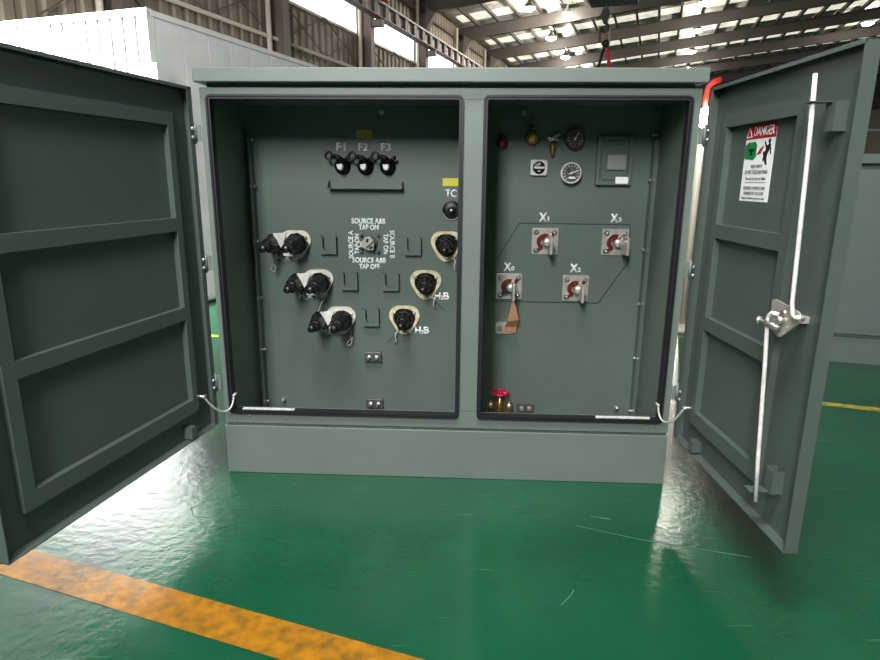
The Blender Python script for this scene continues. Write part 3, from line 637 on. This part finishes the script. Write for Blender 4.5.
def dial(x, z, r, rim, face, name, hand, ticks):
    b = MB(); b.lathe((x, PY, z), (0, -1, 0), [(r * .85, 0), (r * .9, .02), (r, .025), (r, .042), (r * .86, .046), (r * .86, .043), (r * .8, .043)], 28); f = b.build(name, rim, TR)
    b = MB(); b.lathe((x, PY - .041, z), (0, -1, 0), [(r * .84, 0), (r * .84, .0035)], 28, False); b.build('dial_face', face, f)
    b = MB()
    for k in range(ticks):
        a = radians(-50 + 280 * k / (ticks - 1)); b.bar((x + r * .60 * cos(a), PY - .0455, z + r * .60 * sin(a)), (x + r * .76 * cos(a), PY - .0455, z + r * .76 * sin(a)), .002, .0022)
    b.build('dial_marks', LETTER, f)
    b = MB(); a = radians(hand); b.bar((x - r * .3 * cos(a), PY - .047, z - r * .3 * sin(a)), (x + r * .66 * cos(a), PY - .047, z + r * .66 * sin(a)), .002, .004); b.lathe((x, PY - .045, z), (0, -1, 0), [(.006, 0), (.006, .004)], 10); b.build('needle', LETTER if hand < 90 else ZINC, f)
dial(1.592, 1.533, .047, DARKBR, mat('brown_dial', (74, 62, 52), .3), 'temperature_gauge', 60, 11)
dial(1.583, 1.375, .050, WHITEM, DIAL, 'pressure_gauge', 20, 13)
b = MB(); b.prism(rrect(1.583 - .012, 1.583 + .018, 1.348, 1.358, .003, 2), PY - .0475, PY - .0445); b.build('dial_text_band', LETTER, TR)
# selector switch: white square plate with black round
b = MB(); b.prism(rrect(1.390, 1.472, 1.362, 1.436, .010, 3), PY - .020, PY); f = b.build('selector_switch', WHITEM, TR, .003)
b = MB(); b.lathe((1.431, PY - .020, 1.399), (0, -1, 0), [(.029, 0), (.029, .006), (.024, .010)], 22); b.build('rotary_disc', BLACK, f)
b = MB(); b.box(1.405, 1.457, PY - .036, PY - .030, 1.394, 1.404); b.box(1.426, 1.436, PY - .037, PY - .030, 1.412, 1.420); b.box(1.426, 1.436, PY - .037, PY - .030, 1.379, 1.386); b.build('knob_bar', WHITEM, f)
# inner box with window and stickers
b = MB(); b.ring(rrect(1.703, 1.870, 1.320, 1.546, .004, 1), rrect(1.720, 1.853, 1.338, 1.528, .004, 1), PY - .030, PY); b.box(1.715, 1.858, PY - .012, PY, 1.33, 1.54); f = b.build('terminal_box', GREEN_IN, TR, .002)
b = MB(); b.ring(rrect(1.728, 1.846, 1.346, 1.520, .008, 2), rrect(1.738, 1.836, 1.356, 1.510, .008, 2), PY - .020, PY - .012); b.build('box_cover', GREEN_IN, f)
b = MB(); b.box(1.754, 1.842, PY - .024, PY - .012, 1.392, 1.460); b.build('nameplate', mat('grey_plate', (150, 152, 150), .4, metal=.2, noise=.15, nscale=60), f)
b = MB(); b.prism(rrect(1.796, 1.856, 1.327, 1.359, .004, 2), PY - .033, PY - .030); b.build('white_sticker', STWHITE, f)

# ------------------------------------------------------------------ doors
def door_frame(side):
    if side == 'R': h = Vector((2.017, -.03, 0)); a = 1.5141; d = Vector((cos(a), -sin(a), 0)); nn = Vector((-sin(a), -cos(a), 0))
    else: h = Vector((-.0207, -.03, 0)); a = 1.3945; d = Vector((-cos(a), -sin(a), 0)); nn = Vector((sin(a), -cos(a), 0))
    return lambda p: h + d * p.x + nn * p.y + Vector((0, 0, p.z))   # x along the leaf, y towards the viewer's side, z up
def hexa(s): pass
for side, w, sp, smax in (('L', 1.078, (.15, .945), .99), ('R', .878, (.15, .60), .645)):
    X = door_frame(side); z0, z1 = .250, 1.690
    b = MB(X)
    b.box(0, w, -.040, -.036, z0, z1)                         # outer skin
    b.box(0, .003, -.036, 0, z0, z1); b.box(w - .004, w, -.036, 0, z0, z1)   # returns
    b.box(0, w, -.036, 0, z1 - .004, z1); b.box(0, w, -.036, 0, z0, z0 + .004)
    b.box(0, .028, -.003, 0, z0, z1); b.box(.003, w, -.003, 0, z1 - .012, z1 - .004)
    # raised inner stiffening frame with three recessed panels
    s0, s1 = sp; lo, hi, fr = s0 - .035, smax, -.012
    zt, zbm = 1.583, .363
    rec = ((.42, .770), (.822, 1.132), (1.184, 1.535))
    b.box(lo, s0, -.036, fr, zbm, zt); b.box(s1, hi, -.036, fr, zbm, zt)
    b.box(s0, s1, -.036, fr, zbm, rec[0][0]); b.box(s0, s1, -.036, fr, rec[0][1], rec[1][0]); b.box(s0, s1, -.036, fr, rec[1][1], rec[2][0]); b.box(s0, s1, -.036, fr, rec[2][1], zt)
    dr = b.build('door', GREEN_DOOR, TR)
    dr['label'] = 'wide left door, inner face darker' if side == 'L' else 'narrow right door with latch and danger sign'
    # hinges
    for z in (1.515, .985, .448):
        hx, hy = (-.0207, -.022) if side == 'L' else (2.017, -.022)
        b = MB(); b.cyl((hx, hy, z - .035), (hx, hy, z + .035), .0075, 10); b.cyl((hx, hy, z - .042), (hx, hy, z + .042), .004, 8)
        sx = 1 if side == 'L' else -1
        b.box(min(hx, hx + sx * .022), max(hx, hx + sx * .022), hy + .002, hy + .006, z - .032, z + .032); b.build('hinge', GREEN, dr)
        for dz in (-.017, .017):
            b = MB(X); b.lathe((.016 + (.0 if side == 'L' else .012), 0, z + dz), (0, 1, 0), [(.007, 0), (.007, .005), (.004, .009)], 10); b.build('hinge_screw', ZINC, dr)
    b = MB(X); b.box(.165, .20, -.036, 0, .262, .312); b.box(.165, .20, -.002, .004, .262, .312); b.build('stop_bracket', GREEN_DOOR, dr)
    b = MB(X); b.cyl((.112, -.036, .425), (.112, .02, .425), .005, 8); b.cyl((.100, .014, .425), (.124, .014, .425), .007, 8); b.build('cable_stud', ZINC, dr)
    # restraint cable from the frame down to the door
    p0 = Vector((.052, -.012, .385)) if side == 'L' else Vector((1.944, -.012, .385)); p3 = X(Vector((.112, .014, .425)))
    mid = p0.lerp(p3, .5) + Vector((0, 0, -.085)); pts = []
    for k in range(17):
        t = k / 16; c1 = p0.lerp(p3, .05) + Vector((0, -.01, -.105)); c2 = p0.lerp(p3, .62) + Vector((0, -.01, -.085))
        pts.append(p0 * (1 - t) ** 3 + c1 * 3 * t * (1 - t) ** 2 + c2 * 3 * t * t * (1 - t) + p3 * t ** 3)
    b = MB(); b.tube(pts, .0045, 8); b.cyl(p0 + Vector((0, .03, 0)), p0 + Vector((0, -.006, 0)), .006, 8); b.build('restraint_cable', WIRE, TR)
    if side == 'R': XR, DR = X, dr
# latch and rods on the right door
b = MB(XR); b.prism([(.672, .992), (.690, .998), (.812, .985), (.834, .972), (.828, .957), (.742, .892), (.728, .890), (.678, .908)], .022, .028)
b.use(SILVER).box(.735, .770, -.036, .022, .94, .96)
b.build('latch_plate', SILVER, DR, .001)
b = MB(XR); b.cyl((.745, .016, .945), (.745, .050, .945), .013, 12); b.cyl((.750, .016, .968), (.750, .036, .968), .009, 8); b.build('latch_spindle', STEEL, DR)
b = MB(XR); b.cyl((.752, .040, .922), (.686, .064, .930), .010, 12); b.cyl((.690, .063, .930), (.676, .068, .931), .013, 12); b.build('latch_handle', STEEL, DR)
b = MB(XR); b.cyl((.822, .016, .965), (.822, .034, .965), .007, 8); b.build('rod_pin', ZINC, DR)
b = MB(XR); b.tube([(.758, .045, 1.625), (.775, .045, 1.45), (.800, .045, 1.10), (.806, .045, 1.01), (.809, .042, .975), (.816, .036, .968), (.832, .030, .972)], .0065, 8); b.build('locking_rod', WHITEM, DR)
b = MB(XR); b.tube([(.768, .045, .365), (.752, .047, .50), (.722, .050, .80), (.706, .052, .93), (.708, .052, .950), (.722, .050, .962), (.745, .045, .962)], .0065, 8); b.build('locking_rod', WHITEM, DR)
for z in (1.515, .425):
    b = MB(XR)
    s_ = .752 if z > 1 else .722
    b.box(s_, s_ + .044, -.004, .0, z - .039, z + .039); b.box(s_, s_ + .003, -.036, -.004, z - .039, z + .039); b.box(s_ + .041, s_ + .044, -.036, -.004, z - .039, z + .039)
    zt_ = z + .037 if z > 1 else z - .037
    b.box(s_ - .012, s_ + .03, 0, .058, zt_ - .0015, zt_ + .0015)
    b.build('rod_guide', GREEN_DOOR, DR)
# danger sign on the upper recessed panel
def XS(p): return XR(Vector((.262 + (p.x - .288) * 1.098, p.y, p.z)))
yS = -.0355
def onsign(s, z): return lambda u, v, k: XS(Vector((s + u, yS + .0012 + k, z + v)))
sA, sB, zA, zB = .288, .462, 1.276, 1.531
b = MB(XS); b.box(sA, sB, yS - .0008, yS, zA, zB); SG = b.build('danger_sign', STWHITE, DR)
SG['label'] = 'white danger sign with red header'
b = MB(XS); b.box(sA, sB, yS, yS + .0008, 1.484, zB); b.build('sign_header', STRED, SG)
text('DANGER', 'sign_lettering', SG, STWHITE, .120, .032, onsign(.394, 1.508), .02, .0005)
sx = .308
b = MB(XS); b.prism([(sx - .018, 1.490), (sx + .018, 1.490), (sx, 1.524)], yS + .0008, yS + .0016); b.build('warning_triangle', STWHITE, SG)
b = MB(XS); b.prism([(sx - .012, 1.4935), (sx + .012, 1.4935), (sx, 1.517)], yS + .0016, yS + .0022); b.build('triangle_fill', STRED, SG)
b = MB(XS); b.prism([(.290, 1.465), (.306, 1.474), (.350, 1.474), (.360, 1.462), (.360, 1.424), (.344, 1.414), (.290, 1.420)], yS, yS + .0008); b.build('sign_pictogram', STGREEN, SG)
b = MB(XS); b.prism([(.306, 1.450), (.330, 1.454), (.352, 1.448), (.334, 1.440), (.344, 1.432), (.318, 1.430), (.326, 1.440)], yS + .0008, yS + .0014)
b.build('sign_pictogram', STBLACK, SG); b = MB(XS)
for q in ([(.424, 1.474), (.430, 1.481), (.438, 1.478), (.438, 1.468), (.430, 1.464)], [(.404, 1.470), (.408, 1.474), (.420, 1.458), (.436, 1.466), (.442, 1.458), (.430, 1.436), (.414, 1.438), (.416, 1.450)],
          [(.414, 1.440), (.428, 1.438), (.424, 1.418), (.430, 1.398), (.422, 1.396), (.410, 1.418)], [(.400, 1.438), (.416, 1.442), (.414, 1.420), (.408, 1.408), (.402, 1.412), (.406, 1.424)], [(.436, 1.456), (.444, 1.452), (.448, 1.430), (.443, 1.430)]):
    b.prism(q, yS, yS + .0009)
b.build('sign_pictogram', STBLACK, SG)
b = MB(XS); b.prism([(.360, 1.430), (.384, 1.452), (.404, 1.460), (.388, 1.434)], yS, yS + .0009); b.build('sign_arrow', STRED, SG)
for tx, z, h, w in (('KEEP AWAY!', 1.393, .012, .066), ('DO NOT TOUCH ANYTHING', 1.374, .013, .136), ('You can be hurt or killed', 1.353, .011, .122), ('D\u00c9FENSE D\'APPROCHER', 1.322, .014, .130), ('D\u00c9FENSE DE TOUCHER', 1.304, .013, .122), ('Risque de blessures graves ou mort', 1.286, .010, .140)):
    text(tx, 'sign_lettering', SG, STBLACK, w, h, onsign(.374, z), .0, .0004)
b = MB(XS); b.box(.312, .440, yS, yS + .0006, 1.3385, 1.3400); b.build('sign_rule', STBLACK, SG)
